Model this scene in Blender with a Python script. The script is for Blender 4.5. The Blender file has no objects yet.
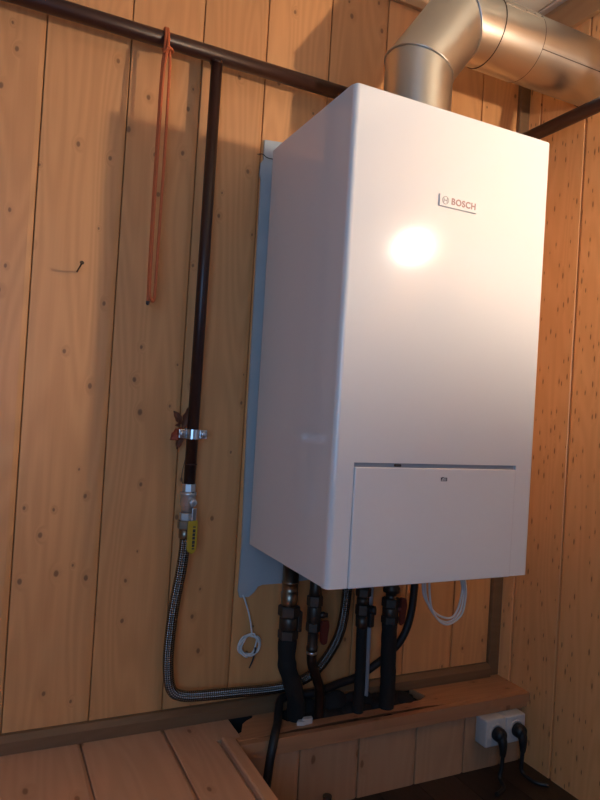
import bpy, bmesh, math, random
from mathutils import Vector, Matrix
random.seed(7)
S = bpy.context.scene
COL = S.collection
PI = math.pi

# ------------------------------------------------------------------ dimensions (metres)
YW = 0.05            # inner face of back wall
XR = 0.87            # inner face of right wall
ZF, ZC = -0.65, 1.56  # floor, ceiling
XL, YB = -2.0, -2.4   # left wall, wall behind the viewer
W, D, H = 0.5160, 0.4076, 0.98   # boiler

# ------------------------------------------------------------------ materials
def new_mat(name):
    m = bpy.data.materials.new(name); m.use_nodes = True
    nt = m.node_tree
    return m, nt, nt.nodes['Principled BSDF']

def simple(name, col, rough=0.5, metal=0.0, coat=0.0, bump=0.0, bscale=200.0, var=0.0, vscale=20.0, spec=None):
    m, nt, b = new_mat(name)
    b.inputs['Base Color'].default_value = (*col, 1)
    b.inputs['Roughness'].default_value = rough
    b.inputs['Metallic'].default_value = metal
    b.inputs['Coat Weight'].default_value = coat
    b.inputs['Coat Roughness'].default_value = 0.08
    if spec is not None: b.inputs['Specular IOR Level'].default_value = spec
    tc = nt.nodes.new('ShaderNodeTexCoord')
    if bump:
        n = nt.nodes.new('ShaderNodeTexNoise'); n.inputs['Scale'].default_value = bscale
        n.inputs['Detail'].default_value = 2
        bp = nt.nodes.new('ShaderNodeBump'); bp.inputs['Strength'].default_value = bump; bp.inputs['Distance'].default_value = 0.002
        nt.links.new(tc.outputs['Object'], n.inputs['Vector'])
        nt.links.new(n.outputs['Fac'], bp.inputs['Height']); nt.links.new(bp.outputs['Normal'], b.inputs['Normal'])
    if var:
        n = nt.nodes.new('ShaderNodeTexNoise'); n.inputs['Scale'].default_value = vscale; n.inputs['Detail'].default_value = 3
        nt.links.new(tc.outputs['Object'], n.inputs['Vector'])
        mx = nt.nodes.new('ShaderNodeMix'); mx.data_type = 'RGBA'
        mx.inputs['A'].default_value = (*[c * (1 - var) for c in col], 1)
        mx.inputs['B'].default_value = (*[min(1, c * (1 + var)) for c in col], 1)
        nt.links.new(n.outputs['Fac'], mx.inputs['Factor']); nt.links.new(mx.outputs['Result'], b.inputs['Base Color'])
    return m

def pine(name, across, along, light, dark, knotcol, ka=9.0, kl=4.5, kr=0.055, kgate=0.35, rough=0.45, grain=0.5, tint=0.10, coat=0.0):
    m, nt, b = new_mat(name)
    N = nt.nodes.new; L = nt.links.new
    tc = N('ShaderNodeTexCoord'); sp = N('ShaderNodeSeparateXYZ'); L(tc.outputs['Object'], sp.inputs[0])
    at = N('ShaderNodeAttribute'); at.attribute_name = 'board'
    idv = at.outputs['Fac']; A = sp.outputs[across]; Lg = sp.outputs[along]
    def mth(op, x, y=None, z=None):
        n = N('ShaderNodeMath'); n.operation = op
        for i, v in enumerate((x, y, z)):
            if v is None: continue
            if isinstance(v, (int, float)): n.inputs[i].default_value = v
            else: L(v, n.inputs[i])
        return n.outputs[0]
    def vec(x, y, z):
        n = N('ShaderNodeCombineXYZ')
        for i, v in enumerate((x, y, z)):
            if isinstance(v, (int, float)): n.inputs[i].default_value = v
            else: L(v, n.inputs[i])
        return n.outputs[0]
    def smooth(v, lo, hi):
        n = N('ShaderNodeMapRange'); n.interpolation_type = 'SMOOTHSTEP'
        L(v, n.inputs['Value']); n.inputs['From Min'].default_value = lo; n.inputs['From Max'].default_value = hi
        n.inputs['To Min'].default_value = 1; n.inputs['To Max'].default_value = 0
        return n.outputs['Result']
    # knots
    vo = N('ShaderNodeTexVoronoi'); vo.voronoi_dimensions = '2D'; vo.inputs['Scale'].default_value = 1
    wob = N('ShaderNodeTexNoise'); wob.inputs['Scale'].default_value = 30; wob.inputs['Detail'].default_value = 1
    L(tc.outputs['Object'], wob.inputs['Vector'])
    wv = mth('MULTIPLY', mth('SUBTRACT', wob.outputs['Fac'], 0.5), 0.06)
    L(vec(mth('ADD', mth('MULTIPLY_ADD', A, ka, mth('MULTIPLY', idv, 173.0)), wv), mth('MULTIPLY_ADD', Lg, kl, mth('MULTIPLY', idv, 57.0)), 0), vo.inputs['Vector'])
    sc = N('ShaderNodeSeparateColor'); L(vo.outputs['Color'], sc.inputs[0])
    gate = mth('GREATER_THAN', sc.outputs[0], kgate)
    size = mth('MULTIPLY_ADD', sc.outputs[1], 0.9, 0.55)
    dd = mth('DIVIDE', vo.outputs['Distance'], size)
    core = mth('MULTIPLY', smooth(dd, kr * 0.5, kr), gate)
    halo = mth('MULTIPLY', smooth(dd, kr, kr * 3.2), gate)
    # grain bent around the knots
    aw = mth('MULTIPLY_ADD', halo, 0.02, A)
    n1 = N('ShaderNodeTexNoise'); n1.inputs['Scale'].default_value = 1; n1.inputs['Detail'].default_value = 1
    L(vec(mth('MULTIPLY', aw, 9.0), mth('MULTIPLY', Lg, 0.9), mth('MULTIPLY', idv, 91.0)), n1.inputs['Vector'])
    rings = mth('MULTIPLY_ADD', mth('SINE', mth('MULTIPLY', n1.outputs['Fac'], 95.0)), 0.5, 0.5)
    n2 = N('ShaderNodeTexNoise'); n2.inputs['Scale'].default_value = 1; n2.inputs['Detail'].default_value = 3
    L(vec(mth('MULTIPLY', aw, 160.0), mth('MULTIPLY', Lg, 5.0), mth('MULTIPLY', idv, 31.0)), n2.inputs['Vector'])
    g = mth('ADD', mth('MULTIPLY', rings, 0.45), mth('MULTIPLY', n2.outputs['Fac'], 0.55))
    g = mth('MULTIPLY', g, grain)
    g = mth('ADD', g, mth('MULTIPLY', halo, 0.25))
    mx = N('ShaderNodeMix'); mx.data_type = 'RGBA'; mx.inputs['A'].default_value = (*light, 1); mx.inputs['B'].default_value = (*dark, 1)
    L(g, mx.inputs['Factor'])
    mk = N('ShaderNodeMix'); mk.data_type = 'RGBA'; mk.inputs['B'].default_value = (*knotcol, 1)
    L(mth('MULTIPLY', core, 0.8), mk.inputs['Factor']); L(mx.outputs['Result'], mk.inputs['A'])
    hv = N('ShaderNodeHueSaturation'); L(mk.outputs['Result'], hv.inputs['Color'])
    L(mth('MULTIPLY_ADD', idv, tint * 2, 1 - tint), hv.inputs['Value'])
    L(hv.outputs['Color'], b.inputs['Base Color'])
    b.inputs['Roughness'].default_value = rough
    b.inputs['Coat Weight'].default_value = coat
    bp = N('ShaderNodeBump'); bp.inputs['Strength'].default_value = 0.12; bp.inputs['Distance'].default_value = 0.001
    L(n2.outputs['Fac'], bp.inputs['Height']); L(bp.outputs['Normal'], b.inputs['Normal'])
    return m

PL, PD, PK = (0.75, 0.355, 0.135), (0.58, 0.25, 0.085), (0.20, 0.08, 0.03)
M = {}
M['pine_back'] = pine('pine wall back', 0, 2, PL, PD, PK, ka=13, kl=9, kr=0.062, kgate=0.4, grain=0.75)
M['dark_boards'] = pine('dark stained boards', 0, 2, (0.16, 0.09, 0.045), (0.11, 0.06, 0.03), PK)
M['pine_right'] = pine('pine wall right', 1, 2, (0.92, 0.49, 0.205), (0.76, 0.36, 0.13), (0.27, 0.08, 0.026), ka=56, kl=14, kr=0.115, kgate=0.45, grain=0.7, rough=0.36)
M['pine_y'] = pine('pine boards deep', 0, 1, (0.58, 0.33, 0.20), (0.44, 0.235, 0.13), PK, grain=0.6)
M['pine_x'] = pine('pine boards long', 1, 0, (0.52, 0.25, 0.12), (0.37, 0.165, 0.075), PK, ka=12, kl=6, grain=0.8)
M['pine_front'] = pine('pine ledge front', 0, 2, (0.52, 0.30, 0.17), (0.40, 0.21, 0.11), PK, grain=0.6)
M['trim'] = pine('stained trim', 2, 0, (0.20, 0.11, 0.055), (0.14, 0.07, 0.03), (0.05, 0.02, 0.01), kgate=0.7)
M['trim_light'] = pine('pine trim', 2, 1, (0.58, 0.36, 0.18), (0.45, 0.26, 0.12), PK, kgate=0.7)
M['ceiling'] = simple('ceiling paint', (0.74, 0.70, 0.60), 0.45, var=0.05, vscale=3)
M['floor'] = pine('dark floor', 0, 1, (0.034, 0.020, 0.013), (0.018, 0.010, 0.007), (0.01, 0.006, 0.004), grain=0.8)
M['enamel'] = simple('white enamel', (0.80, 0.80, 0.80), 0.10, bump=0.012, bscale=40)
M['gap_shade'] = simple('shaded flap gap', (0.30, 0.34, 0.38), 0.5)  # bluish shade of the gap round the flap, put into the colour
M['black'] = simple('black plastic', (0.012, 0.012, 0.013), 0.45, bump=0.05)
M['black_rubber'] = simple('black rubber', (0.010, 0.010, 0.011), 0.55, bump=0.1, bscale=120)
M['foam'] = simple('black pipe foam', (0.010, 0.009, 0.008), 0.85, bump=0.3, bscale=90)
M['pipe_paint'] = simple('brown pipe paint', (0.036, 0.0115, 0.008), 0.38, bump=0.08, bscale=150, var=0.25, vscale=30)
M['pipe_black'] = simple('black pipe paint', (0.014, 0.009, 0.008), 0.42, bump=0.08, bscale=150)
M['galv'] = simple('galvanised plate', (0.42, 0.46, 0.48), 0.5, metal=0.0, var=0.12, vscale=12)
M['zinc'] = simple('zinc plated steel', (0.62, 0.65, 0.68), 0.28, metal=1.0, var=0.1)
M['chrome'] = simple('nickel brass', (0.55, 0.56, 0.56), 0.36, metal=0.75)
M['old_brass'] = simple('tarnished brass', (0.30, 0.25, 0.19), 0.35, metal=1.0, var=0.3, vscale=60)
M['dark_iron'] = simple('dark fittings', (0.075, 0.06, 0.05), 0.4, metal=0.7, var=0.3, vscale=60)
M['copper_dark'] = simple('dark copper tube', (0.055, 0.032, 0.024), 0.35, metal=0.7, var=0.25, vscale=40)
M['yellow'] = simple('yellow lever', (0.46, 0.30, 0.02), 0.42)
M['red'] = simple('red lever', (0.11, 0.018, 0.014), 0.45)
M['ink'] = simple('dark print', (0.03, 0.03, 0.035), 0.6)
M['orange'] = simple('orange cord', (0.60, 0.13, 0.035), 0.6, bump=0.4, bscale=400, var=0.15, vscale=120)
M['white_cable'] = simple('white cable', (0.72, 0.72, 0.70), 0.4)
M['grey_pipe'] = simple('light grey pipe', (0.42, 0.43, 0.45), 0.4)
M['socket'] = simple('white socket plastic', (0.60, 0.57, 0.54), 0.35)
M['leaf_red'] = simple('red dry leaf', (0.55, 0.15, 0.08), 0.6, var=0.3, vscale=60)
M['leaf_brown'] = simple('brown dry leaf', (0.36, 0.14, 0.075), 0.65, var=0.3, vscale=60)
M['nail'] = simple('rusty nail', (0.10, 0.055, 0.03), 0.5, metal=0.5)
M['paper'] = simple('white scrap', (0.6, 0.56, 0.52), 0.7)
M['logo_red'] = simple('logo lettering', (0.36, 0.22, 0.21), 0.5)
M['logo_grey'] = simple('logo emblem grey', (0.33, 0.32, 0.33), 0.5)

def steel_flue():
    m, nt, b = new_mat('stainless flue')
    N = nt.nodes.new; L = nt.links.new
    tc = N('ShaderNodeTexCoord'); mp = N('ShaderNodeMapping'); mp.inputs['Scale'].default_value = (3, 3, 3)
    n = N('ShaderNodeTexNoise'); n.inputs['Scale'].default_value = 3; n.inputs['Detail'].default_value = 2
    L(tc.outputs['Object'], mp.inputs[0]); L(mp.outputs[0], n.inputs['Vector'])
    cr = N('ShaderNodeMix'); cr.data_type = 'RGBA'
    cr.inputs['A'].default_value = (0.56, 0.54, 0.50, 1); cr.inputs['B'].default_value = (0.63, 0.61, 0.57, 1)
    L(n.outputs['Fac'], cr.inputs['Factor']); L(cr.outputs['Result'], b.inputs['Base Color'])
    mr = N('ShaderNodeMapRange'); mr.inputs['To Min'].default_value = 0.30; mr.inputs['To Max'].default_value = 0.36
    L(n.outputs['Fac'], mr.inputs['Value']); L(mr.outputs['Result'], b.inputs['Roughness'])
    b.inputs['Metallic'].default_value = 1.0
    return m
M['flue'] = steel_flue()
M['flue_dark'] = simple('dark flue metal', (0.06, 0.05, 0.045), 0.6, metal=0.6)  # dark metal for joint lines, seam groove, wall ring and rivets

def braid():
    m, nt, b = new_mat('braided steel hose')
    N = nt.nodes.new; L = nt.links.new
    uv = N('ShaderNodeUVMap'); sp = N('ShaderNodeSeparateXYZ'); L(uv.outputs[0], sp.inputs[0])
    def mth(op, x, y=None):
        n = N('ShaderNodeMath'); n.operation = op
        for i, v in enumerate((x, y)):
            if v is None: continue
            if isinstance(v, (int, float)): n.inputs[i].default_value = v
            else: L(v, n.inputs[i])
        return n.outputs[0]
    u = mth('MULTIPLY', sp.outputs[0], 2 * PI * 7); v = mth('MULTIPLY', sp.outputs[1], 2 * PI * 95)
    a = mth('SINE', mth('ADD', u, v)); c = mth('SINE', mth('SUBTRACT', u, v))
    h = mth('MULTIPLY', a, c)
    hh = mth('POWER', mth('ADD', mth('MULTIPLY', h, 0.5), 0.5), 1.6)
    bp = N('ShaderNodeBump'); bp.inputs['Strength'].default_value = 0.8; bp.inputs['Distance'].default_value = 0.002
    L(hh, bp.inputs['Height']); L(bp.outputs['Normal'], b.inputs['Normal'])
    mx = N('ShaderNodeMix'); mx.data_type = 'RGBA'; mx.inputs['A'].default_value = (0.012, 0.011, 0.010, 1); mx.inputs['B'].default_value = (0.46, 0.45, 0.44, 1)
    L(hh, mx.inputs['Factor']); L(mx.outputs['Result'], b.inputs['Base Color'])
    b.inputs['Metallic'].default_value = 1.0; b.inputs['Roughness'].default_value = 0.22
    return m
M['braid'] = braid()

# ------------------------------------------------------------------ mesh helpers
def box(bm, x0, x1, y0, y1, z0, z1, bev=0.0, seg=2, board=None):
    r = bmesh.ops.create_cube(bm, size=1.0)
    vs = r['verts']
    bmesh.ops.scale(bm, verts=vs, vec=(x1 - x0, y1 - y0, z1 - z0))
    bmesh.ops.translate(bm, verts=vs, vec=((x0 + x1) / 2, (y0 + y1) / 2, (z0 + z1) / 2))
    if bev:
        es = list({e for v in vs for e in v.link_edges})
        bmesh.ops.bevel(bm, geom=es, offset=bev, segments=seg, profile=0.5, affect='EDGES')
    if board is not None:
        lay = bm.faces.layers.float.get('board') or bm.faces.layers.float.new('board')
        for f in bm.faces:
            if f[lay] == 0: f[lay] = board
    return vs

def prism(bm, pts, axis, a0, a1, board=None):
    """extrude a 2-D outline. axis 'z': pts are (x,y); 'y': (x,z); 'x': (y,z)"""
    def P(p, a):
        if axis == 'z': return (p[0], p[1], a)
        if axis == 'y': return (p[0], a, p[1])
        return (a, p[0], p[1])
    lay = (bm.faces.layers.float.get('board') or bm.faces.layers.float.new('board')) if board is not None else None
    v0 = [bm.verts.new(P(p, a0)) for p in pts]; v1 = [bm.verts.new(P(p, a1)) for p in pts]
    n = len(pts); fs = [bm.faces.new(v0[::-1]), bm.faces.new(v1)]
    for i in range(n):
        fs.append(bm.faces.new((v0[i], v0[(i + 1) % n], v1[(i + 1) % n], v1[i])))
    if board is not None:
        for f in fs: f[lay] = board
    bmesh.ops.recalc_face_normals(bm, faces=fs)
    return fs

def crom(pts, n=8, closed=False):
    pts = [Vector(p) for p in pts]; out = []
    m = len(pts)
    rng = m if closed else m - 1
    for i in range(rng):
        g = (lambda k: pts[k % m]) if closed else (lambda k: pts[max(0, min(m - 1, k))])
        p0, p1, p2, p3 = g(i - 1), g(i), g(i + 1), g(i + 2)
        for j in range(n):
            t = j / n
            out.append(0.5 * ((2 * p1) + (p2 - p0) * t + (2 * p0 - 5 * p1 + 4 * p2 - p3) * t * t + (-p0 + 3 * p1 - 3 * p2 + p3) * t ** 3))
    if not closed: out.append(pts[-1])
    return out

def tube(bm, path, r, seg=14, closed=False, cap=True, smooth=True):
    path = [Vector(p) for p in path]; n = len(path)
    rad = r if callable(r) else (lambda t: r)
    uvl = bm.loops.layers.uv.get('UVMap') or bm.loops.layers.uv.new('UVMap')
    tang = []
    for i in range(n):
        a = path[(i - 1) % n] if (closed or i > 0) else path[0]
        b = path[(i + 1) % n] if (closed or i < n - 1) else path[-1]
        tang.append((b - a).normalized())
    ref = Vector((0, 0, 1)) if abs(tang[0].z) < 0.9 else Vector((1, 0, 0))
    nrm = (ref - tang[0] * ref.dot(tang[0])).normalized()
    rings = []; dist = [0]
    for i in range(n):
        if i:
            nrm = (nrm - tang[i] * nrm.dot(tang[i])).normalized(); dist.append(dist[-1] + (path[i] - path[i - 1]).length)
        bn = tang[i].cross(nrm); rr = rad(i / max(1, n - 1))
        rings.append([bm.verts.new(path[i] + (nrm * math.cos(2 * PI * k / seg) + bn * math.sin(2 * PI * k / seg)) * rr) for k in range(seg)])
    m = n if closed else n - 1
    for i in range(m):
        A, B = rings[i], rings[(i + 1) % n]
        for k in range(seg):
            f = bm.faces.new((A[k], A[(k + 1) % seg], B[(k + 1) % seg], B[k])); f.smooth = smooth
            d1 = dist[(i + 1)] if i + 1 < n else dist[i] + 0.01
            for lp, (uu, vv) in zip(f.loops, ((k / seg, dist[i]), ((k + 1) / seg, dist[i]), ((k + 1) / seg, d1), (k / seg, d1))): lp[uvl].uv = (uu, vv)
    if cap and not closed:
        bm.faces.new(rings[0][::-1]); bm.faces.new(rings[-1])

def cyl(bm, p0, p1, r0, r1=None, seg=20, smooth=True):
    r1 = r0 if r1 is None else r1
    tube(bm, [p0, p1], lambda t: r0 + (r1 - r0) * t, seg=seg, smooth=smooth)

def lathe(bm, p0, axis, prof, seg=24, smooth=True):
    """prof = [(distance along axis, radius)]"""
    axis = Vector(axis).normalized(); p0 = Vector(p0)
    ref = Vector((0, 0, 1)) if abs(axis.z) < 0.9 else Vector((1, 0, 0))
    u = axis.cross(ref).normalized(); v = axis.cross(u)
    rings = [[bm.verts.new(p0 + axis * d + (u * math.cos(2 * PI * k / seg) + v * math.sin(2 * PI * k / seg)) * max(r, 1e-5)) for k in range(seg)] for d, r in prof]
    fs = []
    for A, B in zip(rings, rings[1:]):
        for k in range(seg):
            f = bm.faces.new((A[k], A[(k + 1) % seg], B[(k + 1) % seg], B[k])); f.smooth = smooth; fs.append(f)
    fs.append(bm.faces.new(rings[0][::-1])); fs.append(bm.faces.new(rings[-1]))
    bmesh.ops.recalc_face_normals(bm, faces=fs)

def hexnut(bm, p0, axis, h, r):
    lathe(bm, p0, axis, [(0, r * .93), (h * .1, r), (h * .9, r), (h, r * .93)], seg=6, smooth=False)

def merge_into(bm, bm2):
    me = bpy.data.meshes.new('tmp'); bm2.to_mesh(me); bm.from_mesh(me); bpy.data.meshes.remove(me)

def root_loc(o):
    while o.parent: o = o.parent
    return o.location.copy()

def obj(name, bm, mat, parent=None, loc=None, sharp=None):
    """one mesh object; vertices are given in world metres"""
    me = bpy.data.meshes.new(name)
    if parent: off = root_loc(parent)
    else: off = Vector(loc) if loc else Vector((0, 0, 0))
    bmesh.ops.translate(bm, verts=bm.verts[:], vec=-off)
    bm.to_mesh(me); bm.free()
    mats = mat if isinstance(mat, (list, tuple)) else [mat]
    for k in mats: me.materials.append(M[k])
    o = bpy.data.objects.new(name, me); COL.objects.link(o)
    if parent: o.parent = parent
    else: o.location = off
    if sharp is not None:
        for p in me.polygons: p.use_smooth = True
        me.set_sharp_from_angle(angle=math.radians(sharp))
        for p in me.polygons:
            if p.area > .004: p.use_smooth = False
    return o

def thing(name, label, cat, loc, group=None):
    o = bpy.data.objects.new(name, None); COL.objects.link(o)
    o.location = loc; o.empty_display_size = 0.05
    return tag(o, label, cat, group)

def tag(o, label, cat, group=None):
    o['label'] = label; o['category'] = cat
    if group: o['group'] = group
    return o

def struct(name, bm, mat, parent=None, label=None):
    o = obj(name, bm, mat, parent)
    if not parent: o['kind'] = 'structure'
    if label: o['label'] = label
    return o

B = bmesh.new

# ------------------------------------------------------------------ the room
def clad(bm, joints, lo, hi, mapf, thick=0.02, cham=0.012, dep=0.0022, gap=0.0016):
    """boards with a chamfer on the side before each joint, then a dark gap.  mapf(a, d, l) -> world"""
    lay = bm.faces.layers.float.get('board') or bm.faces.layers.float.new('board')
    rnd = random.Random(len(joints) * 13 + int(abs(joints[0]) * 100))
    for a0, a1 in zip(joints, joints[1:]):
        prof = [(a0 + gap / 2, thick), (a0 + gap / 2, 0.001), (a0 + gap / 2 + .001, 0), (a1 - gap / 2 - cham, 0), (a1 - gap / 2 - 0.002, dep), (a1 - gap / 2, dep + .002), (a1 - gap / 2, thick)]
        v0 = [bm.verts.new(mapf(a, d, lo)) for a, d in prof]; v1 = [bm.verts.new(mapf(a, d, hi)) for a, d in prof]
        fs = [bm.faces.new(v0), bm.faces.new(v1[::-1])]
        n = len(prof)
        for i in range(n): fs.append(bm.faces.new((v0[i], v0[(i + 1) % n], v1[(i + 1) % n], v1[i])))
        bmesh.ops.recalc_face_normals(bm, faces=fs)
        b = 0.05 + 0.9 * rnd.random()
        for f in fs: f[lay] = b

# back wall
bm = B()
jb = [-2.05, -1.87, -1.695, -1.52, -1.345, -1.17, -0.995, -0.82, -0.706 + .0, -0.534, -0.350, -0.179, -0.012, 0.169, 0.345, 0.52, 0.695, 0.875]
jb = [-2.0, -1.80, -1.62, -1.44, -1.26, -1.08, -0.90, -0.715, -0.534, -0.350, -0.179, -0.012, 0.169, 0.345, 0.52, 0.695, 0.875]
clad(bm, jb, ZF, ZC, lambda a, d, l: (a, YW + d, l))
box(bm, XL, XR + .02, YW + .02, YW + .05, ZF, ZC, board=.5)
struct('wall_back', bm, 'pine_back')
# right wall
bm = B()
jr = [YB + .0, -2.25, -2.08, -1.91, -1.74, -1.57, -1.40, -1.23, -1.055, -0.88, -0.705, -0.53, -0.355, -0.182, -0.01, YW + .02]
clad(bm, jr, ZF, ZC, lambda a, d, l: (XR + d, a, l), cham=0.008, dep=0.003, gap=0.002)
box(bm, XR + .02, XR + .05, YB, YW + .05, ZF, ZC, board=.5)
struct('wall_right', bm, 'pine_right')
# wall behind the viewer, and the left wall with its window opening
bm = B()
wx0, wx1, wz0, wz1 = -1.75, -0.75, -0.05, 1.15
jf = [XL + .18 * k for k in range(16)] + [XR]
for (x0, x1, z0, z1, b) in ((XL - .05, wx0, ZF, ZC, .3), (wx1, XR + .05, ZF, ZC, .6), (wx0, wx1, ZF, wz0, .5), (wx0, wx1, wz1, ZC, .45)):
    box(bm, x0, x1, YB - .05, YB, z0, z1, board=b)
struct('wall_front', bm, 'dark_boards')
bm = B()
box(bm, XL - .05, XL, YB, YW + .05, ZF, ZC, board=.3)
struct('wall_left', bm, 'dark_boards')
wf = B()
t = .05
box(wf, wx0 - t, wx0, YB - .06, YB + .015, wz0 - t, wz1 + t, .003)
box(wf, wx1, wx1 + t, YB - .06, YB + .015, wz0 - t, wz1 + t, .003)
box(wf, wx0, wx1, YB - .06, YB + .015, wz0 - t, wz0, .003)
box(wf, wx0, wx1, YB - .06, YB + .015, wz1, wz1 + t, .003)
struct('window_1', wf, 'enamel')
# ceiling panels
bm = B()
lay = bm.faces.layers.float.new('board')
for k in range(15):
    x0 = XL + k * .2
    prism(bm, [(x0 + .002, ZC), (x0 + .006, ZC - .003), (x0 + .194, ZC - .003), (x0 + .198, ZC), (x0 + .198, ZC + .02), (x0 + .002, ZC + .02)], 'y', YB, YW + .05)
box(bm, XL - .05, XR + .15, YB - .05, YW + .05, ZC + .012, ZC + .04)
struct('ceiling', bm, 'ceiling')
# floor
bm = B()
for k in range(24):
    box(bm, XL + k * .125 + .001, XL + (k + 1) * .125 - .001, YB, YW, ZF - .02, ZF, board=random.random() * .9 + .05)
box(bm, XL, XR, YB, YW, ZF - .05, ZF - .015, board=.5)
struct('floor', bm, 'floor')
# trims
bm = B(); prism(bm, [(YW, -.407), (YW - .012, -.407), (YW - .024, -.418), (YW - .024, -.4445), (YW, -.4445)], 'x', XL, 0.832, board=.4)
struct('baseboard_back', bm, 'trim')
bm = B(); box(bm, 0.831, XR, YW - .016, YW, -.4445, 1.50, .003, board=.5)
struct('trim_1', bm, 'trim')
bm = B(); prism(bm, [(XR, 1.495), (XR - .014, 1.495), (XR - .045, 1.545), (XR - .045, ZC - .003), (XR, ZC - .003)], 'y', YB, YW, board=.6)
struct('trim_2', bm, 'trim_light')
bm = B(); prism(bm, [(YW, 1.50), (YW - .014, 1.50), (YW - .04, 1.545), (YW - .04, ZC - .003), (YW, ZC - .003)], 'x', XL, XR - .046, board=.4)
struct('trim_3', bm, 'trim_light')

# ------------------------------------------------------------------ wooden platform at the left
LZ = -0.445
pt = thing('wooden_platform', 'low platform of pine boards in the lower left corner, below the wall', 'platform', (-1.0, -.4, ZF))
bm = B()
clad(bm, [-2.0, -1.83, -1.65, -1.47, -1.29, -1.11, -0.93, -0.745, -0.56, -0.368, -0.178, -0.066], -.85, YW - .001, lambda a, d, l: (a, l, LZ - d), cham=.009, dep=.004)
box(bm, -.082, -.016, -.0625, YW - .001, LZ - .02, LZ + .0004, board=.5)
obj('deck_boards', bm, 'pine_y', pt)
bm = B(); prism(bm, [(-.066, -.455), (-.066, -.438), (-.062, -.436), (-.034, -.441), (-.031, -.455), (-.031, -.475), (-.066, -.475)], 'y', -.85, -.066, board=.7)
obj('edge_strip', bm, 'pine_y', pt)
bm = B(); box(bm, -.075, -.045, -.85, -.12, ZF, -.4755, board=.4)
obj('side_panel', bm, 'pine_y', pt)

# ------------------------------------------------------------------ boxed ledge along the wall
lg = thing('boxed_ledge', 'boxed pine ledge under the boiler with a dark pipe opening in its top', 'ledge', (.42, -.02, ZF))
bm = B()
prism(bm, [(-.014, -.046), (-.006, -.042), (.010, -.006), (.024, .006), (.050, .020), (.056, .048), (.112, .048), (.108, .0), (.122, -.03), (.18, -.043), (.40, -.042), (.525, -.036), (.556, -.02), (.54, .048), (XR - .001, .048), (XR - .001, -.079), (.60, -.079), (.55, -.0765), (.50, -.0700), (.44, -.0725), (.38, -.0700), (.33, -.0730), (.30, -.0685), (.22, -.0705), (.17, -.0735), (.13, -.0705), (.07, -.078), (.02, -.079), (-.028, -.079), (-.028, -.064), (-.014, -.064)], 'z', -.467, LZ, board=.62)
for v in bm.verts:      # the split front edge is undercut
    if v.co.z < -.46 and v.co.y < -.066 and .05 < v.co.x < .58: v.co.y += .022
obj('top_board', bm, 'pine_x', lg)
bm = B(); prism(bm, [(-.028, -.0985), (XR - .001, -.0985), (XR - .001, -.0795), (.60, -.0795), (.50, -.0800), (.38, -.0825), (.30, -.0815), (.15, -.0825), (.06, -.0795), (-.028, -.0795)], 'z', -.470, LZ - .001, board=.35)
obj('front_strip', bm, 'pine_x', lg)
bm = B(); box(bm, -.028, XR - .001, -.0895, -.0825, -.4895, -.4705, .0015, board=.8)
obj('lower_strip', bm, 'pine_x', lg)
bm = B(); clad(bm, [-.03, .14, .31, .49, .655, .79, .869], ZF, -.468, lambda a, d, l: (a, -.075 + d, l), thick=.015)
obj('front_panel', bm, 'pine_front', lg)
bm = B(); box(bm, .06, .60, -.055, .046, -.56, -.545, board=.3)
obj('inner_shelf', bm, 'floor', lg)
bm = B(); box(bm, -.02, .62, .0405, .049, -.5449, -.446); obj('opening_dark_sheet', bm, 'foam', lg)  # black sheet added behind the opening so that it looks dark
# black packing pushed into the opening
bm = B(); nx, ny = 46, 12; V = []
for i in range(nx + 1):
    x = .128 + .405 * i / nx; row = []
    for j in range(ny + 1):
        y = -.034 + .059 * j / ny
        e = min(1, i / 4, (nx - i) / 5) * min(1, (j + 1) / 3)
        back = max(0, (y + .005) / .045)
        hgt = -.478 + .018 * e + e * back * (.046 * math.exp(-((x - .27) / .10) ** 2) + .012) + .004 * math.sin(x * 70 + y * 90) + .003 * math.sin(x * 143 - y * 60)
        row.append(bm.verts.new((x, y, hgt)))
    V.append(row)
for i in range(nx):
    for j in range(ny): bm.faces.new((V[i][j], V[i + 1][j], V[i + 1][j + 1], V[i][j + 1])).smooth = True
bmesh.ops.recalc_face_normals(bm, faces=bm.faces[:])
bmesh.ops.solidify(bm, geom=bm.faces[:], thickness=.02)
obj('packing_foam', bm, 'foam', lg)

# ------------------------------------------------------------------ boiler
bo = thing('gas_boiler', 'big white wall mounted gas boiler hanging on the pine wall', 'boiler', (W / 2, -D / 2, 0))
bm = B()
box(bm, .0, W, -D + .02, -.001, -.001, H)
vert = [e for e in bm.edges if abs(e.verts[0].co.z - e.verts[1].co.z) > .5 and e.verts[0].co.y > -.1]
bmesh.ops.bevel(bm, geom=vert, offset=.003, segments=4, profile=.5, affect='EDGES')
top = [e for e in bm.edges if min(e.verts[0].co.z, e.verts[1].co.z) > H - .001 and max(e.verts[0].co.y, e.verts[1].co.y) > -D + .03 and len(e.link_faces) == 2]
obj('casing', bm, 'enamel', bo, sharp=35)
# underside
bm = B(); box(bm, .006, W - .006, -D + .03, -.01, -.0025, .01)
obj('bottom_plate', bm, 'black', bo)
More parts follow.
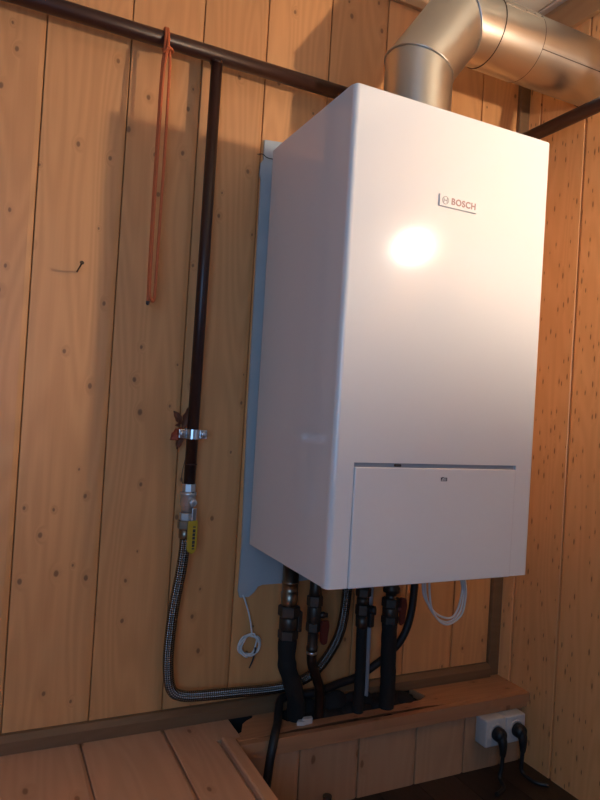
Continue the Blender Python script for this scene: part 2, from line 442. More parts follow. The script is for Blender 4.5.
# front panel with notch for the flap: outline in x,z, front edges rounded
fx0, fx1, fz = .048, .461, .2395
bm = B()
YF = -D
def front_profile(z0, z1, x0, x1, left_round, right_round, bm):
    pr = []; r = .011
    if left_round:
        pr += [(x0, YF + .0205)] + [(x0 + r - r * math.cos(a), YF + r - r * math.sin(a)) for a in [k * PI / 12 for k in range(7)]]
    else: pr += [(x0, YF + .0205), (x0, YF)]
    if right_round:
        pr += [(x1 - r + r * math.sin(a), YF + r - r * math.cos(a)) for a in [k * PI / 12 for k in range(7)]] + [(x1, YF + .0205)]
    else: pr += [(x1, YF), (x1, YF + .0205)]
    prism(bm, pr, 'z', z0, z1)
front_profile(fz + .004, H, 0, W, True, True, bm)
front_profile(-.002, fz + .004, 0, fx0 - .0018, True, False, bm)
front_profile(-.002, fz + .004, fx1 + .0018, W, False, True, bm)
tb = [e for e in bm.edges if min(e.verts[0].co.z, e.verts[1].co.z) > H - .0005 and max(e.verts[0].co.y, e.verts[1].co.y) < YF + .018]
bmesh.ops.bevel(bm, geom=tb, offset=.004, segments=3, profile=.5, affect='EDGES')
bmesh.ops.remove_doubles(bm, verts=bm.verts[:], dist=.00002)
fp = obj('front_panel', bm, 'enamel', bo, sharp=25)
# recess behind the flap
bm = B(); box(bm, fx0 - .004, fx1 + .004, YF + .006, YF + .0195, .004, fz + .006)
obj('flap_recess', bm, 'gap_shade', bo)
bm = B()
box(bm, fx0, fx1, YF - .003, YF + .0055, -.003, fz - .0045, .0025, 3)
fl = obj('control_flap', bm, 'enamel', bo, sharp=30)
bm = B()   # the little printed symbol: a frame, a roof and two bars
def fm(x0, x1, z0, z1): box(bm, x0, x1, YF - .0036, YF - .0029, z0, z1)
cx, cz = .2635, .2125
fm(cx - .007, cx + .008, cz - .004, cz - .0028); fm(cx - .0075, cx - .0063, cz - .004, cz + .004); fm(cx + .007, cx + .0082, cz - .004, cz + .002)
fm(cx - .005, cx - .001, cz + .0028, cz + .0044); fm(cx - .001, cx + .008, cz + .0015, cz + .0032); fm(cx - .002, cx + .007, cz - .0018, cz - .0004); fm(cx - .006, cx - .004, cz - .001, cz + .003)
obj('printed_symbol', bm, 'ink', fl)
bm = B(); box(bm, .143, .158, YF + .001, YF + .006, fz - .003, fz + .002, .001)
obj('latch', bm, 'ink', bo)
# maker's plate
lp0, lp1, lz0, lz1 = .211, .309, .7785, .8035
bm = B(); box(bm, lp0, lp1, YF - .004, YF + .001, lz0, lz1, .0008)
lp = obj('logo_plate', bm, 'enamel', bo)
bm = B()
ec = (lp0 + .0145, (lz0 + lz1) / 2); er = .0085
for k in range(28):
    a0, a1 = 2 * PI * k / 28, 2 * PI * (k + 1) / 28
    prism(bm, [(ec[0] + er * math.cos(a0), ec[1] + er * math.sin(a0)), (ec[0] + er * math.cos(a1), ec[1] + er * math.sin(a1)), (ec[0] + (er - .0012) * math.cos(a1), ec[1] + (er - .0012) * math.sin(a1)), (ec[0] + (er - .0012) * math.cos(a0), ec[1] + (er - .0012) * math.sin(a0))], 'y', YF - .0046, YF - .0039)
for s in (-1, 1):
    box(bm, ec[0] + s * .0042 - .0009, ec[0] + s * .0042 + .0009, YF - .0046, YF - .0039, ec[1] - .0052, ec[1] + .0052)
box(bm, ec[0] - .004, ec[0] + .004, YF - .0046, YF - .0039, ec[1] - .001, ec[1] + .001)
obj('emblem', bm, 'logo_grey', lp)
cu = bpy.data.curves.new('lettering', 'FONT'); cu.body = 'BOSCH'; cu.size = .0185; cu.extrude = .0004; cu.offset = .0006
cu.align_x = 'CENTER'; cu.align_y = 'CENTER'; cu.space_character = 1.12
to = bpy.data.objects.new('lettering_curve', cu); COL.objects.link(to)
bpy.context.view_layer.update()
me = bpy.data.meshes.new_from_object(to.evaluated_get(bpy.context.evaluated_depsgraph_get()))
me.transform(Matrix.Translation(Vector(((lp0 + .028 + lp1) / 2 - .001, YF - .0042, (lz0 + lz1) / 2)) - bo.location) @ Matrix.Rotation(PI / 2, 4, 'X'))
bpy.data.objects.remove(to); bpy.data.curves.remove(cu)
me.materials.clear(); me.materials.append(M['logo_red'])
lt = bpy.data.objects.new('lettering', me); COL.objects.link(lt); lt.parent = lp

# grey sheet behind the boiler
bm = B()
prism(bm, [(-.006, 1.021), (.05, 1.026), (.48, 1.026), (.51, 1.0), (.51, -.09), (.44, -.098), (.12, -.118), (.062, -.118), (.05, -.122), (.04, -.136), (.026, -.147), (.002, -.147), (-.003, -.13), (-.001, -.01), (-.007, .3), (-.010, .92), (-.014, .93), (-.013, .96), (-.006, .97)], 'y', .043, .0495)
gp = tag(obj('backing_sheet', bm, 'galv', loc=(.25, .046, -.147)), 'blue grey metal backing sheet sticking out behind the boiler', 'metal sheet')
bm = B(); tube(bm, crom([(-.022, .047, .981), (-.012, .036, .980), (0, .036, .974), (.02, .034, .973)]), .0012, 6)
tag(obj('tie_wire', bm, 'ink', loc=(0, .04, .974)), 'short thin dark wire across the top corner of the grey backing sheet', 'wire')

# ------------------------------------------------------------------ stainless flue
fl0 = thing('flue_pipe', 'stainless steel flue pipe rising from boiler top and bending to the right wall', 'flue pipe', (.289, -.20, H))
FX, FY, J1, J2 = .285, -.20, 1.174, (.388, 1.322)
def miter(bm, pts, r, ends, seg=48):
    """straight sweep between two points with given end-plane normals"""
    (p0, n0), (p1, n1) = ends
    p0, p1, n0, n1 = Vector(p0), Vector(p1), Vector(n0).normalized(), Vector(n1).normalized()
    ax = (p1 - p0).normalized(); u = Vector((0, 1, 0)); v = ax.cross(u)
    R0, R1 = [], []
    for k in range(seg):
        o = (u * math.cos(2 * PI * k / seg) + v * math.sin(2 * PI * k / seg)) * r
        for (R, p, n) in ((R0, p0, n0), (R1, p1, n1)):
            t = -o.dot(n) / ax.dot(n); R.append(bm.verts.new(p + o + ax * t))
    for k in range(seg):
        f = bm.faces.new((R0[k], R0[(k + 1) % seg], R1[(k + 1) % seg], R1[k])); f.smooth = True
    return R0, R1
up, rt, dg = Vector((0, 0, 1)), Vector((1, 0, 0)), Vector((J2[0] - FX, 0, J2[1] - J1)).normalized()
m1, m2 = (up + dg).normalized(), (dg + rt).normalized()
a = Vector((FX, FY, H - .001)); b = Vector((FX, FY, J1)); c = Vector((J2[0], FY, J2[1])); c1 = Vector((.475, FY, J2[1])); c2 = Vector((.602, FY, J2[1])); e = Vector((XR + .004, FY, J2[1]))
def sec(name, r, ends, par):
    bm = B(); miter(bm, None, r, ends); bmesh.ops.recalc_face_normals(bm, faces=bm.faces[:]); return obj(name, bm, 'flue', par)
sec('vertical_section', .0815, ((a, up), (b, m1)), fl0)
sec('elbow_section', .0825, ((b, m1), (c, m2)), fl0)
sec('elbow_collar', .0828, ((c, m2), (c1, rt)), fl0)
cn = sec('connector_sleeve', .0842, ((c1 + rt * .001, rt), (c2, rt)), fl0)
lgp = sec('long_section', .0826, ((c2 - rt * .01, rt), (e, rt)), fl0)
def ring(name, centre, n, ax, r, rr, mat, par):
    bm = B(); centre, n, ax = Vector(centre), Vector(n).normalized(), Vector(ax).normalized(); u = Vector((0, 1, 0)); v = ax.cross(u)
    pts = []
    for k in range(56):
        o = (u * math.cos(2 * PI * k / 56) + v * math.sin(2 * PI * k / 56)) * r
        pts.append(centre + o + ax * (-o.dot(n) / ax.dot(n)))
    tube(bm, pts, rr, 8, closed=True); return obj(name, bm, mat, par)
ring('rolled_rim', b, m1, up, .0828, .0028, 'flue', fl0)
ring('rolled_rim', c, m2, dg, .0838, .0026, 'flue', fl0)
ring('joint_line', c1, rt, rt, .0832, .0013, 'flue_dark', fl0)
ring('joint_line', c2 + rt * .001, rt, rt, .0832, .0014, 'flue_dark', fl0)
# lengthwise seams and rivets
def along(x0, x1, ang, r, hw, th, name, mat, par):
    bm = B(); d = Vector((0, -math.cos(ang), math.sin(ang))); tg = Vector((0, math.sin(ang), math.cos(ang)))
    p = Vector((0, FY, J2[1])) + d * r
    vs = [bm.verts.new(Vector((x, 0, 0)) + p + tg * s * hw + d * o) for x in (x0, x1) for s in (-1, 1) for o in (-.002, th)]
    bmesh.ops.convex_hull(bm, input=vs); return obj(name, bm, mat, par)
along(.478, .600, math.radians(26), .0842, .0016, .0016, 'lock_seam', 'flue', cn)
along(.604, XR, math.radians(-22), .0826, .0035, .0012, 'lock_seam', 'flue', lgp)
along(.604, XR, math.radians(-27), .0826, .0012, .0004, 'seam_groove', 'flue_dark', lgp)
bm_r = []
for x in (.545, .573, .596):
    bm = B(); an = math.radians(29); d = Vector((0, -math.cos(an), math.sin(an)))
    lathe(bm, Vector((x, FY, J2[1])) + d * .0838, d, [(0, .0030), (.0012, .0028), (.0018, .0014)], 12); obj('rivet', bm, 'flue_dark', cn)
ring('wall_gap', e - rt * .006, rt, rt, .0832, .0016, 'flue_dark', fl0)

# ------------------------------------------------------------------ gas pipework on the wall
PR, PZ, PY = .0182, 1.173, 0.0
gpz = thing('gas_pipe', 'dark brown painted gas pipe running along the back wall with a vertical branch', 'pipe', (-.161, PY, .13))
bm = B()
cyl(bm, (XL + .001, PY, PZ), (.74, PY, PZ), PR, seg=28)
obj('horizontal_pipe', bm, 'pipe_paint', gpz)
bm = B(); arc = [Vector((.74, PY, PZ))] + [Vector((.74 + .035 * math.sin(a), PY - .035 + .035 * math.cos(a), PZ)) for a in [k * PI / 16 for k in range(9)]] + [Vector((.775, -.08, PZ)), Vector((.775, YB + .001, PZ))]
tube(bm, arc, PR, 24)
obj('side_pipe', bm, 'pipe_paint', gpz)
bm = B(); cyl(bm, (-.1575, PY, PZ - .005), (-.161, PY, .145), .0137, seg=24)
# a faint weld bead at the tee
tube(bm, [Vector((-.160 + .0145 * math.cos(2 * PI * k / 24), PY + .0145 * math.sin(2 * PI * k / 24), PZ - .0165 + .004 * math.cos(4 * PI * k / 24))) for k in range(24)], .0022, 8, closed=True)
lathe(bm, (-.160, PY, .192), (0, 0, 1), [(0, .0137), (.001, .0148), (.003, .0148), (.004, .0137)], 24)
obj('branch_pipe', bm, 'pipe_paint', gpz)

# pipe clamp
cl = thing('pipe_clamp', 'shiny zinc two screw pipe clamp round the vertical gas pipe', 'pipe clamp', (-.158, YW, .265))
bm = B()
for (r0, r1, z0, z1) in ((.0142, .0168, .254, .277),):
    n = 24
    for k in range(n):
        a0, a1 = 2 * PI * k / n, 2 * PI * (k + 1) / n
        prism(bm, [(-.160 + r * math.cos(q), PY + r * math.sin(q)) for r, q in ((r0, a0), (r1, a0), (r1, a1), (r0, a1))], 'z', z0, z1)
obj('clamp_band', bm, 'zinc', cl)
for s in (-1, 1):
    bm = B()
    box(bm, *sorted((-.160 + s * .016, -.160 + s * .034)), -.004, .004, .255, .276, .0012)
    obj('clamp_ear', bm, 'zinc', cl)
for s in (-1, 1):
    bm = B(); lathe(bm, (-.160 + s * .026, -.0035, .2655), (0, -1, 0), [(0, .0078), (.003, .0078), (.005, .006), (.0055, .003)], 16)
    box(bm, -.160 + s * .026 - .005, -.160 + s * .026 + .005, -.0098, -.0085, .2647, .2663)
    obj('screw', bm, 'zinc', cl)
bm = B(); cyl(bm, (-.160, .016, .2655), (-.160, YW, .2655), .004, seg=12); lathe(bm, (-.160, YW - .003, .2655), (0, 1, 0), [(0, .012), (.003, .012)], 16)
obj('stand_off', bm, 'zinc', cl)

# dried leaves tucked behind the clamp
lf = thing('dried_leaf_sprig', 'reddish brown dried leaves stuck behind the pipe clamp', 'leaves', (-.185, .03, .25))
def leaf(name, base, tip, w, curl, mat):
    bm = B(); base, tip = Vector(base), Vector(tip); ax = tip - base; L_ = ax.length; ax.normalize(); side = Vector((0, -1, 0)).cross(ax).normalized(); out = Vector((0, -1, 0))
    n, m_ = 12, 6; g = []
    for i in range(n + 1):
        t = i / n; ww = w * (math.sin(PI * min(1, t * .93 + .06)) ** .75) * (1 + .12 * math.sin(t * 19))
        g.append([base + ax * L_ * t + side * ww * (j / m_ * 2 - 1) + out * (curl * math.sin(t * PI * .9) + .006 * (j / m_ * 2 - 1) ** 2) for j in range(m_ + 1)])
    V = [[bm.verts.new(p) for p in row] for row in g]
    for i in range(n):
        for j in range(m_): bm.faces.new((V[i][j], V[i][j + 1], V[i + 1][j + 1], V[i + 1][j]))
    r = bmesh.ops.solidify(bm, geom=bm.faces[:], thickness=.0009)
    o = obj(name, bm, mat, lf, sharp=60); return o
c0 = (-.180, .022, .277)
leaf('leaf', (-.178, .026, .280), (-.159, .030, .336), .012, .006, 'leaf_brown')
leaf('leaf', (-.184, .026, .287), (-.207, .018, .318), .0085, .010, 'leaf_brown')
leaf('leaf', (-.186, .022, .288), (-.203, .012, .284), .0045, .006, 'leaf_brown')
leaf('leaf', c0, (-.212, .014, .250), .0125, .008, 'leaf_red')
leaf('leaf', (-.183, .022, .268), (-.193, .020, .228), .0085, .004, 'leaf_brown')
bm = B(); tube(bm, crom([(-.172, .02, .262), (-.179, .022, .275), (-.181, .028, .295)]), .0016, 8); obj('stem', bm, 'leaf_brown', lf)
bm = B(); tube(bm, crom([(-.173, .006, .254), (-.171, .008, .215), (-.178, .008, .17), (-.176, .006, .15), (-.166, -.004, .132), (-.157, -.0172, .128), (-.150, -.006, .130)]), .0009, 6)
tag(obj('seal_wire', bm, 'ink', loc=(-.17, 0, .13)), 'thin dark wire hanging beside the vertical pipe from clamp down to valve', 'wire')

# ball valve
VX = -.163
va = thing('gas_valve', 'nickel plated gas ball valve with yellow lever under the vertical pipe', 'valve', (VX, 0, .04))
bm = B()
lathe(bm, (VX + .002, 0, .148), (0, 0, -1), [(0, .0145), (.001, .0165), (.018, .0165), (.019, .0145), (.022, .0145)], 8, smooth=False)
lathe(bm, (VX + .001, 0, .129), (0, 0, -1), [(0, .0165), (.002, .0195), (.008, .0195), (.010, .0175), (.030, .0185), (.034, .016), (.036, .0145), (.048, .0145)], 24)
hexnut(bm, (VX, 0, .079), (0, 0, -1), .018, .0175)
obj('valve_body', bm, 'chrome', va)
bm = B(); lathe(bm, (VX + .006, -.012, .106), (0, -1, 0), [(0, .010), (.009, .010), (.010, .0085), (.016, .0075)], 16); lathe(bm, (VX + .006, -.026, .106), (0, -1, 0), [(0, .0105), (.004, .0095), (.005, .004)], 6, smooth=False)
obj('valve_stem', bm, 'chrome', va)
lv = B()
px = VX + .007
prism(lv, [(px - .011, .064), (px + .011, .066), (px + .0125, .060), (px + .0125, .0), (px + .008, -.009), (px + .001, -.013), (px - .009, -.006), (px - .011, .0)], 'y', -.032, -.0265)
bmesh.ops.bevel(lv, geom=lv.edges[:], offset=.0012, segments=2, profile=.5, affect='EDGES')
lever = obj('lever', lv, 'yellow', va)
bm = B()
zz = .052
for (w_, g_) in ((.004, .007), (.010, .005), (.009, .004), (.009, .006), (.010, .004), (.008, .006), (.004, .012)):
    box(bm, px + .004 - .0032, px + .004 + .0032, -.0326, -.0318, zz - w_ * .72, zz); zz -= (w_ + g_) * .62
obj('raised_lettering', bm, 'ink', lever)
bm = B(); box(bm, VX + .004, px + .008, -.031, -.027, .060, .094, .0015)
obj('lever_bracket', bm, 'zinc', va)

# braided gas hose
gh = thing('gas_hose', 'long steel braided gas hose looping from the yellow valve to the boiler', 'hose', (-.1, 0, -.38))
hp = crom([(VX - .001, 0, .040), (-.163, 0, .0), (-.168, 0, -.06), (-.179, .004, -.15), (-.184, .006, -.245), (-.180, .008, -.310), (-.169, .008, -.345), (-.145, .008, -.360), (-.10, .008, -.366), (0, .010, -.372), (.09, .014, -.378), (.145, .012, -.373), (.20, .004, -.350), (.240, -.008, -.300), (.268, -.018, -.230), (.277, -.022, -.13), (.277, -.022, -.02)], 10)
bm = B(); tube(bm, hp, .0128, 18); obj('braid', bm, 'braid', gh)
bm = B(); hexnut(bm, (VX - .002, 0, .0605), (0, 0, -1), .020, .0185); lathe(bm, (VX - .002, 0, .042), (0, 0, -1), [(0, .0145), (.022, .014), (.024, .0125)], 18); obj('end_nut', bm, 'old_brass', gh)
bm = B(); hexnut(bm, (.277, -.022, -.004), (0, 0, -1), .022, .018); obj('end_nut', bm, 'old_brass', gh)

# ------------------------------------------------------------------ boiler connections
def vline(x0, y0, z0, x1, y1, z1): return [(x0, y0, z0), (x1, y1, z1)]
# first (leftmost) connection
q = thing('heating_pipe', 'thick leftmost boiler pipe with brass union and black foam sleeve', 'pipe', (.105, -.05, -.5))
bm = B(); X1, Y1 = .0985, -.05
lathe(bm, (X1 - .002, Y1, 0), (0, 0, -1), [(0, .0205), (.085, .0205), (.0855, .0215), (.090, .0215), (.0905, .0200), (.112, .0200), (.1125, .0212), (.140, .0205), (.146, .017), (.150, .017)], 24)
obj('brass_tube', bm, 'old_brass', q)
bm = B(); hexnut(bm, (X1 - .001, Y1, -.146), (0, 0, -1), .026, .0275); lathe(bm, (X1, Y1, -.172), (0, 0, -1), [(0, .021), (.004, .0235), (.030, .0235), (.034, .021)], 24); hexnut(bm, (X1, Y1, -.206), (0, 0, -1), .022, .0255)
obj('union_valve', bm, 'dark_iron', q)
bm = B(); box(bm, X1 + .018, X1 + .033, Y1 - .012, Y1 + .006, -.212, -.160, .004); obj('lever', bm, 'dark_iron', q)
bm = B(); tube(bm, crom([(X1, Y1, -.226), (X1, Y1, -.270), (.103, -.05, -.300), (.118, -.048, -.338), (.136, -.040, -.385), (.146, -.026, -.43), (.148, -.016, -.5), (.148, -.012, -.543)], 8), lambda t: .0225 + .0012 * math.sin(t * 31), 20)
obj('foam_sleeve', bm, 'foam', q)
# second
q = thing('heating_pipe', 'thin dark copper pipe with red lever second from the left under the boiler', 'pipe', (.17, -.055, -.5))
X2, Y2 = .1655, -.055
bm = B(); tube(bm, crom([(X2, Y2, 0), (X2, Y2, -.10), (X2, Y2, -.255), (.168, Y2, -.295), (.186, -.052, -.338), (.203, -.040, -.375), (.210, -.030, -.45), (.210, -.028, -.543)], 8), .0125, 18); obj('copper_tube', bm, 'copper_dark', q)
bm = B(); lathe(bm, (X2, Y2, -.02), (0, 0, -1), [(0, .015), (.09, .015), (.106, .0165)], 18); hexnut(bm, (X2, Y2, -.125), (0, 0, -1), .026, .0205); lathe(bm, (X2, Y2, -.150), (0, 0, -1), [(0, .0165), (.004, .018), (.04, .018), (.044, .016)], 18); hexnut(bm, (X2, Y2, -.192), (0, 0, -1), .022, .019); lathe(bm, (X2, Y2, -.21), (0, 0, -1), [(0, .0128), (.041, .0129), (.042, .0145), (.052, .0145), (.053, .0128)], 18)
obj('union_valve', bm, 'dark_iron', q)
bm = B(); lathe(bm, (X2, Y2, -.264), (0, 0, -1), [(0, .0128), (.001, .0140), (.006, .0140), (.007, .0128)], 18); obj('solder_ring', bm, 'zinc', q)
bm = B(); lathe(bm, (X2 + .012, Y2 - .008, -.172), (1, -.4, 0), [(0, .008), (.012, .008), (.013, .006), (.020, .006)], 12); obj('valve_stem', bm, 'dark_iron', q)
bm = B(); prism(bm, [(X2 + .012, -.185), (X2 + .034, -.185), (X2 + .036, -.20), (X2 + .032, -.243), (X2 + .020, -.246), (X2 + .012, -.235)], 'y', Y2 - .020, Y2 - .012); bmesh.ops.bevel(bm, geom=bm.edges[:], offset=.002, segments=2, affect='EDGES'); obj('lever', bm, 'red', q)
# third
q = thing('heating_pipe', 'dark pipe with black valve between braided hose and the grey drain tube', 'pipe', (.32, -.045, -.5))
X3, Y3 = .3135, -.045
bm = B(); tube(bm, crom([(X3, Y3, 0), (X3, Y3, -.10), (X3 + .002, Y3, -.25), (X3 + .005, Y3, -.38), (X3 + .008, Y3 + .012, -.545)], 6), lambda t: .0132 if t < .45 else .0142, 18); obj('foam_sleeve', bm, 'foam', q)
bm = B(); hexnut(bm, (X3, Y3, -.118), (0, 0, -1), .022, .0205); lathe(bm, (X3, Y3, -.140), (0, 0, -1), [(0, .0165), (.022, .0165)], 18); hexnut(bm, (X3 + .001, Y3, -.162), (0, 0, -1), .026, .020); lathe(bm, (X3 + .001, Y3, -.188), (0, 0, -1), [(0, .018), (.03, .017), (.034, .014)], 18)
lathe(bm, (X3, Y3, -.03), (0, 0, -1), [(0, .016), (.075, .016), (.085, .0185), (.09, .014)], 18)
obj('union_valve', bm, 'dark_iron', q)
bm = B(); lathe(bm, (X3 + .012, Y3 - .008, -.176), (1, -.3, 0), [(0, .009), (.008, .009), (.009, .013), (.020, .012)], 14); box(bm, X3 + .010, X3 + .026, Y3 - .022, Y3 - .008, -.218, -.180, .004); obj('lever', bm, 'black', q)
# fourth
q = thing('heating_pipe', 'thick rightmost boiler pipe with big union valve and black foam sleeve', 'pipe', (.40, -.045, -.5))
X4, Y4 = .401, -.045
bm = B(); tube(bm, crom([(X4, Y4, -.215), (X4 + .002, Y4, -.30), (X4 + .006, Y4, -.40), (X4 + .008, Y4 + .012, -.545)], 6), lambda t: .0205 + .0006 * math.sin(t * 40), 20); obj('foam_sleeve', bm, 'foam', q)
bm = B(); lathe(bm, (X4, Y4, 0), (0, 0, -1), [(0, .020), (.118, .020), (.122, .023), (.134, .023), (.136, .015), (.150, .014), (.152, .018)], 24); obj('boiler_stub', bm, 'dark_iron', q)
bm = B(); hexnut(bm, (X4, Y4, -.150), (0, 0, -1), .024, .0245); lathe(bm, (X4, Y4, -.174), (0, 0, -1), [(0, .0195), (.004, .0215), (.024, .0215), (.028, .0195)], 24); hexnut(bm, (X4, Y4, -.198), (0, 0, -1), .020, .0235); obj('union_valve', bm, 'chrome_dark' if 'chrome_dark' in M else 'dark_iron', q)
bm = B(); lathe(bm, (X4 + .016, Y4 - .01, -.178), (1, -.4, 0), [(0, .010), (.010, .010), (.011, .008)], 14); prism(bm, [(X4 + .018, -.145), (X4 + .036, -.150), (X4 + .040, -.17), (X4 + .034, -.215), (X4 + .022, -.222), (X4 + .018, -.21)], 'y', Y4 - .022, Y4 - .013); bmesh.ops.bevel(bm, geom=bm.edges[:], offset=.002, segments=2, affect='EDGES'); obj('lever', bm, 'red', q)

# light grey drain tube
bm = B(); tube(bm, [(.367, .006, -.005), (.367, .006, -.25), (.3695, .006, -.40), (.370, .006, -.544)], .0088, 14)
tag(obj('drain_tube', bm, 'grey_pipe', loc=(.365, .006, -.544)), 'light grey plastic drain tube behind the pipes under the boiler', 'tube')
# black hose
bm = B(); tube(bm, crom([(.508, -.004, -.003), (.508, -.003, -.10), (.503, 0, -.21), (.482, .004, -.280), (.449, .022, -.332), (.398, .030, -.368), (.35, .030, -.388), (.29, .028, -.398), (.215, .012, -.404), (.166, .016, -.404), (.120, .008, -.404), (.097, -.026, -.414), (.079, -.062, -.4278), (.061, -.092, -.431), (.046, -.112, -.455), (.037, -.118, -.50), (.030, -.122, -.57), (.024, -.124, -.648)], 8), .0105, 16)
tag(obj('black_hose', bm, 'black_rubber', loc=(.26, 0, -.648)), 'thin black rubber hose curving down from the boiler and over the ledge edge', 'hose')

# scrap by the foot of the thick pipe
bm = B()
for (x, y, dx) in ((.150, -.052, .0), (.165, -.050, .004)):
    prism(bm, [(x - .016, y - .006), (x - .002, y - .012), (x + .012, y - .009), (x + .014, y + .002), (x - .008, y + .003)], 'z', LZ + .0005, LZ + .010 + dx)
tag(obj('paper_scrap', bm, 'paper', loc=(.15, -.05, LZ)), 'small pale paper scrap on the ledge at the foot of the leftmost pipe', 'scrap')

# white cables
def coil_path(cx, cy, cz, rx, rz, turns, ph, tilt, n=26):
    out = []; rnd = random.Random(5)
    for i in range(int(turns * n)):
        a = ph + 2 * PI * i / n; k = i // n
        ox, oz = [(0, 0), (.004, -.002), (-.003, .003), (.002, .004), (-.004, -.003)][k % 5]
        wob = 1 + .14 * math.sin(a * 1.4 + k * 2)
        out.append(Vector((cx + ox + rx * wob * math.cos(a), cy + .004 * math.sin(3 * a + k) - .0025 * k, cz + oz + rz * wob * math.sin(a))))
    return out
wc = thing('white_cable_coil', 'thin white cable coiled up on the wall under the grey backing sheet', 'cable', (.03, .04, -.30))
cp = crom([(.008, .040, -.140), (.014, .038, -.152), (.026, .036, -.186), (.033, .034, -.215), (.036, .032, -.236)], 6)
cp += coil_path(.030, .034, -.266, .026, .025, 4.6, 1.2, 0)
bm = B(); tube(bm, crom(cp, 1), .0022, 7); obj('cable', bm, 'white_cable', wc)
bm = B(); tube(bm, crom([(.046, .026, -.272), (.044, .026, -.29), (.040, .028, -.308), (.034, .030, -.324)]), lambda t: .0026 - .001 * t, 7); obj('cable_tail', bm, 'ink', wc)

wl = thing('white_cable_loop', 'white cable hanging in loops from the right end of the boiler underside', 'cable', (.54, -.15, -.2))
# three hanging loops of the same cable
def hang(x0, x1, bot, y, sk):
    return crom([(x0, y, .0), (x0 - .002, y, -.06), (x0 + .004, y + .002, -.115), (x0 + .022 + sk, y, -.155), (x0 + .052 + sk, y, bot + .006), ((x0 + x1) / 2 + .022 + sk, y, bot), (x1 - .012, y, bot + .022), (x1, y + .002, bot + .068), (x1 - .006, y, -.09), (x1 - .018, y, -.045), (x1 - .03, y, 0)], 8)
for (x0, x1, bot, y, sk) in ((.432, .560, -.190, -.150, 0), (.440, .562, -.194, -.156, -.008), (.428, .557, -.182, -.146, .010)):
    bm = B(); tube(bm, hang(x0, x1, bot, y, sk), .0027, 9); obj('cable_strand', bm, 'white_cable', wl)

# ------------------------------------------------------------------ cord on the pipe
cd = thing('orange_cord', 'doubled orange cord looped over the brown pipe and hanging down', 'cord', (-.283, -.02, .556))
r = .0034
path = [(-.2915, -.027, .562), (-.2930, -.027, .68), (-.2935, -.027, .90), (-.2925, -.026, 1.08), (-.289, -.024, 1.135), (-.287, -.0215, 1.170), (-.2865, -.010, 1.1945), (-.286, .006, 1.1955), (-.285, .019, 1.182), (-.284, .017, 1.160), (-.282, 0, 1.1535), (-.279, -.020, 1.150), (-.277, -.027, 1.125), (-.2755, -.028, 1.08), (-.275, -.028, .9), (-.2765, -.028, .68), (-.2770, -.028, .585), (-.2795, -.029, .566), (-.2840, -.030, .566), (-.2905, -.033, .590), (-.2918, -.034, .70), (-.2920, -.034, .90), (-.290, -.033, 1.08), (-.283, -.031, 1.140), (-.2815, -.0225, 1.172), (-.281, -.010, 1.1945), (-.280, .006, 1.1955), (-.279, .019, 1.182), (-.278, .017, 1.160), (-.277, 0, 1.1535), (-.278, -.023, 1.148)]
bm = B(); tube(bm, crom(path, 10), r, 10); obj('cord_strand', bm, 'orange', cd)
bm = B(); tube(bm, crom([(-.292, -.028, 1.128), (-.285, -.037, 1.135), (-.277, -.036, 1.138), (-.271, -.028, 1.136), (-.277, -.021, 1.134), (-.286, -.021, 1.130)], 8), r * .85, 10); obj('knot', bm, 'orange', cd)
bm = B(); lathe(bm, (-.2915, -.027, .563), (0, 0, -1), [(0, .0042), (.006, .0042), (.009, .002)], 10); obj('burnt_tip', bm, 'ink', cd)

# nail
nl = thing('bent_nail', 'rusty bent nail sticking out of the left wall boards', 'nail', (-.439, YW, .62))
bm = B(); tube(bm, crom([(-.4385, YW + .004, .621), (-.4385, .028, .623), (-.437, .006, .627), (-.4355, -.006, .632)], 4), .0019, 8); obj('shank', bm, 'nail', nl)
bm = B(); lathe(bm, (-.4356, -.005, .6315), (.1, -1, .45), [(0, .002), (.0008, .0045), (.0022, .0045), (.003, .003)], 12); obj('nail_head', bm, 'nail', nl)

# ------------------------------------------------------------------ sockets and plugs
def socket(x0, label):
    o = thing('power_socket', label, 'socket', (x0 + .036, -.077, -.568), 'surface sockets under the ledge')
    bm = B(); box(bm, x0, x0 + .0715, -.121, -.0755, -.566, -.490, .0045, 3); obj('socket_box', bm, 'socket', o, sharp=40)
    bm = B(); lathe(bm, (x0 + .0365, -.1205, -.528), (0, -1, 0), [(0, .0255), (.0025, .0255), (.003, .0245), (.003, .021), (.0015, .0205)], 28); obj('socket_rim', bm, 'socket', o)
    return o
socket(.690, 'left one of the pair of white surface sockets under the ledge')
socket(.7625, 'right one of the white surface sockets, nearest the right wall')
def plug(x, label, end):
    o = thing('power_plug', label, 'plug', (x, -.125, ZF), 'plugs in the two sockets')
    z = -.528
    bm = B(); lathe(bm, (x, -.124, z), (0, -1, 0), [(0, .0195), (.003, .0200), (.014, .0195), (.022, .017), (.027, .011), (.028, .004)], 24)
    tube(bm, crom([(x, -.138, z), (x + .001, -.146, z - .016), (x + .002, -.148, z - .036), (x + .002, -.148, z - .052)], 6), lambda t: .0155 - .0085 * t, 16)
    obj('plug_body', bm, 'black', o, sharp=50)
    bm = B(); tube(bm, crom([(x + .002, -.148, z - .048), (x + .001, -.148, z - .08), (x + end[0] * .3, -.150, z - .108), (x + end[0], -.150 + end[1], ZF + .0062), (x + end[0] * 3, -.150 + end[1] * 1.6, ZF + .0062)], 8), .0056, 10); obj('cord', bm, 'black', o)
plug(.7265, 'black angled plug and cord in the left of the two sockets', (-.02, -.03))
plug(.7995, 'black angled plug and cord in the right socket near the wall', (.012, -.04))
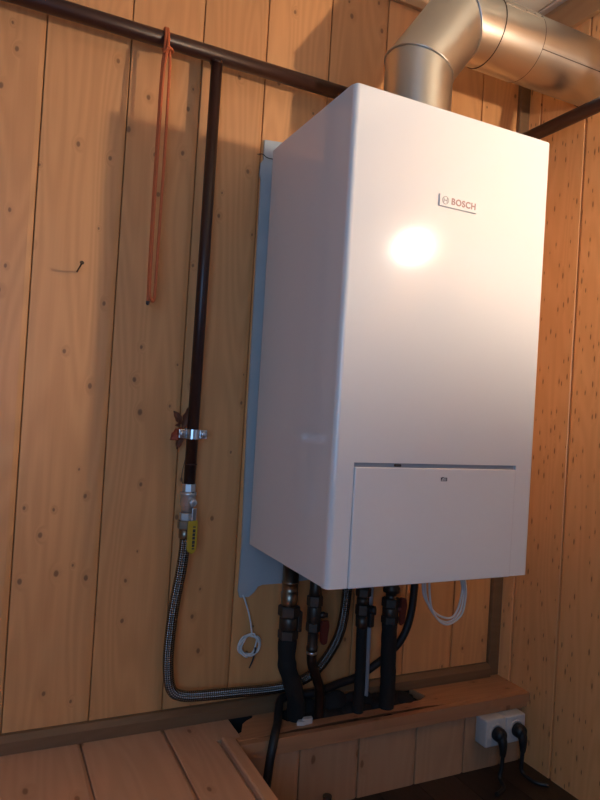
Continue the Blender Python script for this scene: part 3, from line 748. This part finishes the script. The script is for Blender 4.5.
# dark stub of pipe standing on the floor in front of the ledge
bm = B(); lathe(bm, (.205, -.107, ZF), (0, 0, 1), [(0, .011), (.038, .011), (.042, .0115), (.046, .0115), (.047, .0095), (.040, .0085)], 18)
tag(obj('pipe_stub', bm, 'dark_iron', loc=(.205, -.107, ZF)), 'short grey pipe stub at the bottom edge in front of the ledge', 'pipe stub')

# ------------------------------------------------------------------ light
BULB, DAY = 1800.0, 18.0
def lamp(name, kind, loc, energy, col, **kw):
    l = bpy.data.lights.new(name, kind); l.energy = energy; l.color = col
    for k, v in kw.items(): setattr(l, k, v)
    o = bpy.data.objects.new(name, l); COL.objects.link(o); o.location = loc; return o
LX, LY, LZ_ = .738, -1.25, .943
wl_t = thing('bracket_lamp', 'small wall lamp with bare bulb above a dark dish on the right wall', 'lamp', (XR, LY, LZ_ - .07))
bm = B(); lathe(bm, (LX - .045, LY, LZ_ - .068), (0, 0, 1), [(0, .05), (.004, .096), (.008, .100), (.010, .100), (.007, .090), (.005, .02)], 40); obj('dish', bm, 'black', wl_t, sharp=30)
bm = B(); tube(bm, crom([(XR, LY, LZ_ - .10), (LX + .06, LY, LZ_ - .10), (LX + .01, LY, LZ_ - .095), (LX, LY, LZ_ - .07)], 8), .006, 10); lathe(bm, (XR - .012, LY, LZ_ - .10), (1, 0, 0), [(0, .03), (.003, .035), (.012, .035)], 24); obj('bracket', bm, 'black', wl_t)
bm = B(); lathe(bm, (LX, LY, LZ_ - .066), (0, 0, 1), [(0, .016), (.026, .016), (.028, .013), (.034, .013)], 20); obj('bulb_holder', bm, 'black', wl_t)
mb, nt, b = new_mat('lit bulb'); M['bulb'] = mb
b.inputs['Base Color'].default_value = (1, 1, 1, 1); b.inputs['Emission Color'].default_value = (1.0, .85, .675, 1); b.inputs['Emission Strength'].default_value = BULB
bm = B(); bmesh.ops.create_uvsphere(bm, u_segments=24, v_segments=16, radius=.023); bmesh.ops.translate(bm, verts=bm.verts[:], vec=(LX, LY, LZ_))
obj('bulb', bm, 'bulb', wl_t, sharp=180)
wl_ = lamp('window_daylight', 'AREA', ((wx0 + wx1) / 2, YB - .03, (wz0 + wz1) / 2), DAY, (.30, .57, 1.0), shape='RECTANGLE', size=.98, size_y=1.18)
wl_.rotation_euler = (PI / 2, 0, 0)
wd = bpy.data.worlds.new('World'); S.world = wd; wd.use_nodes = True
bg = wd.node_tree.nodes['Background']; bg.inputs[0].default_value = (.55, .7, 1, 1); bg.inputs[1].default_value = .2

# ------------------------------------------------------------------ camera
yaw, pitch, roll = 0.44761, 0.011374, 0.060428
fwd = Vector((math.sin(yaw) * math.cos(pitch), math.cos(yaw) * math.cos(pitch), math.sin(pitch)))
rgt = Vector((math.cos(yaw), -math.sin(yaw), 0)); upv = rgt.cross(fwd)
r2 = rgt * math.cos(roll) + upv * math.sin(roll); u2 = upv * math.cos(roll) - rgt * math.sin(roll)
cam = bpy.data.cameras.new('Camera'); co = bpy.data.objects.new('Camera', cam); COL.objects.link(co)
co.matrix_world = Matrix(((r2.x, u2.x, -fwd.x, -.60441), (r2.y, u2.y, -fwd.y, -1.50216), (r2.z, u2.z, -fwd.z, .34419), (0, 0, 0, 1)))
cam.sensor_fit = 'HORIZONTAL'; cam.sensor_width = 36; cam.lens = 36 * 650 / 600; cam.clip_start = .01
S.camera = co

S.view_settings.view_transform = 'Standard'; S.view_settings.look = 'None'; S.view_settings.gamma = 1
S.view_settings.use_curve_mapping = False
S.view_settings.exposure = 0.0
S.cycles.use_denoising = True
S.cycles.sample_clamp_indirect = 6
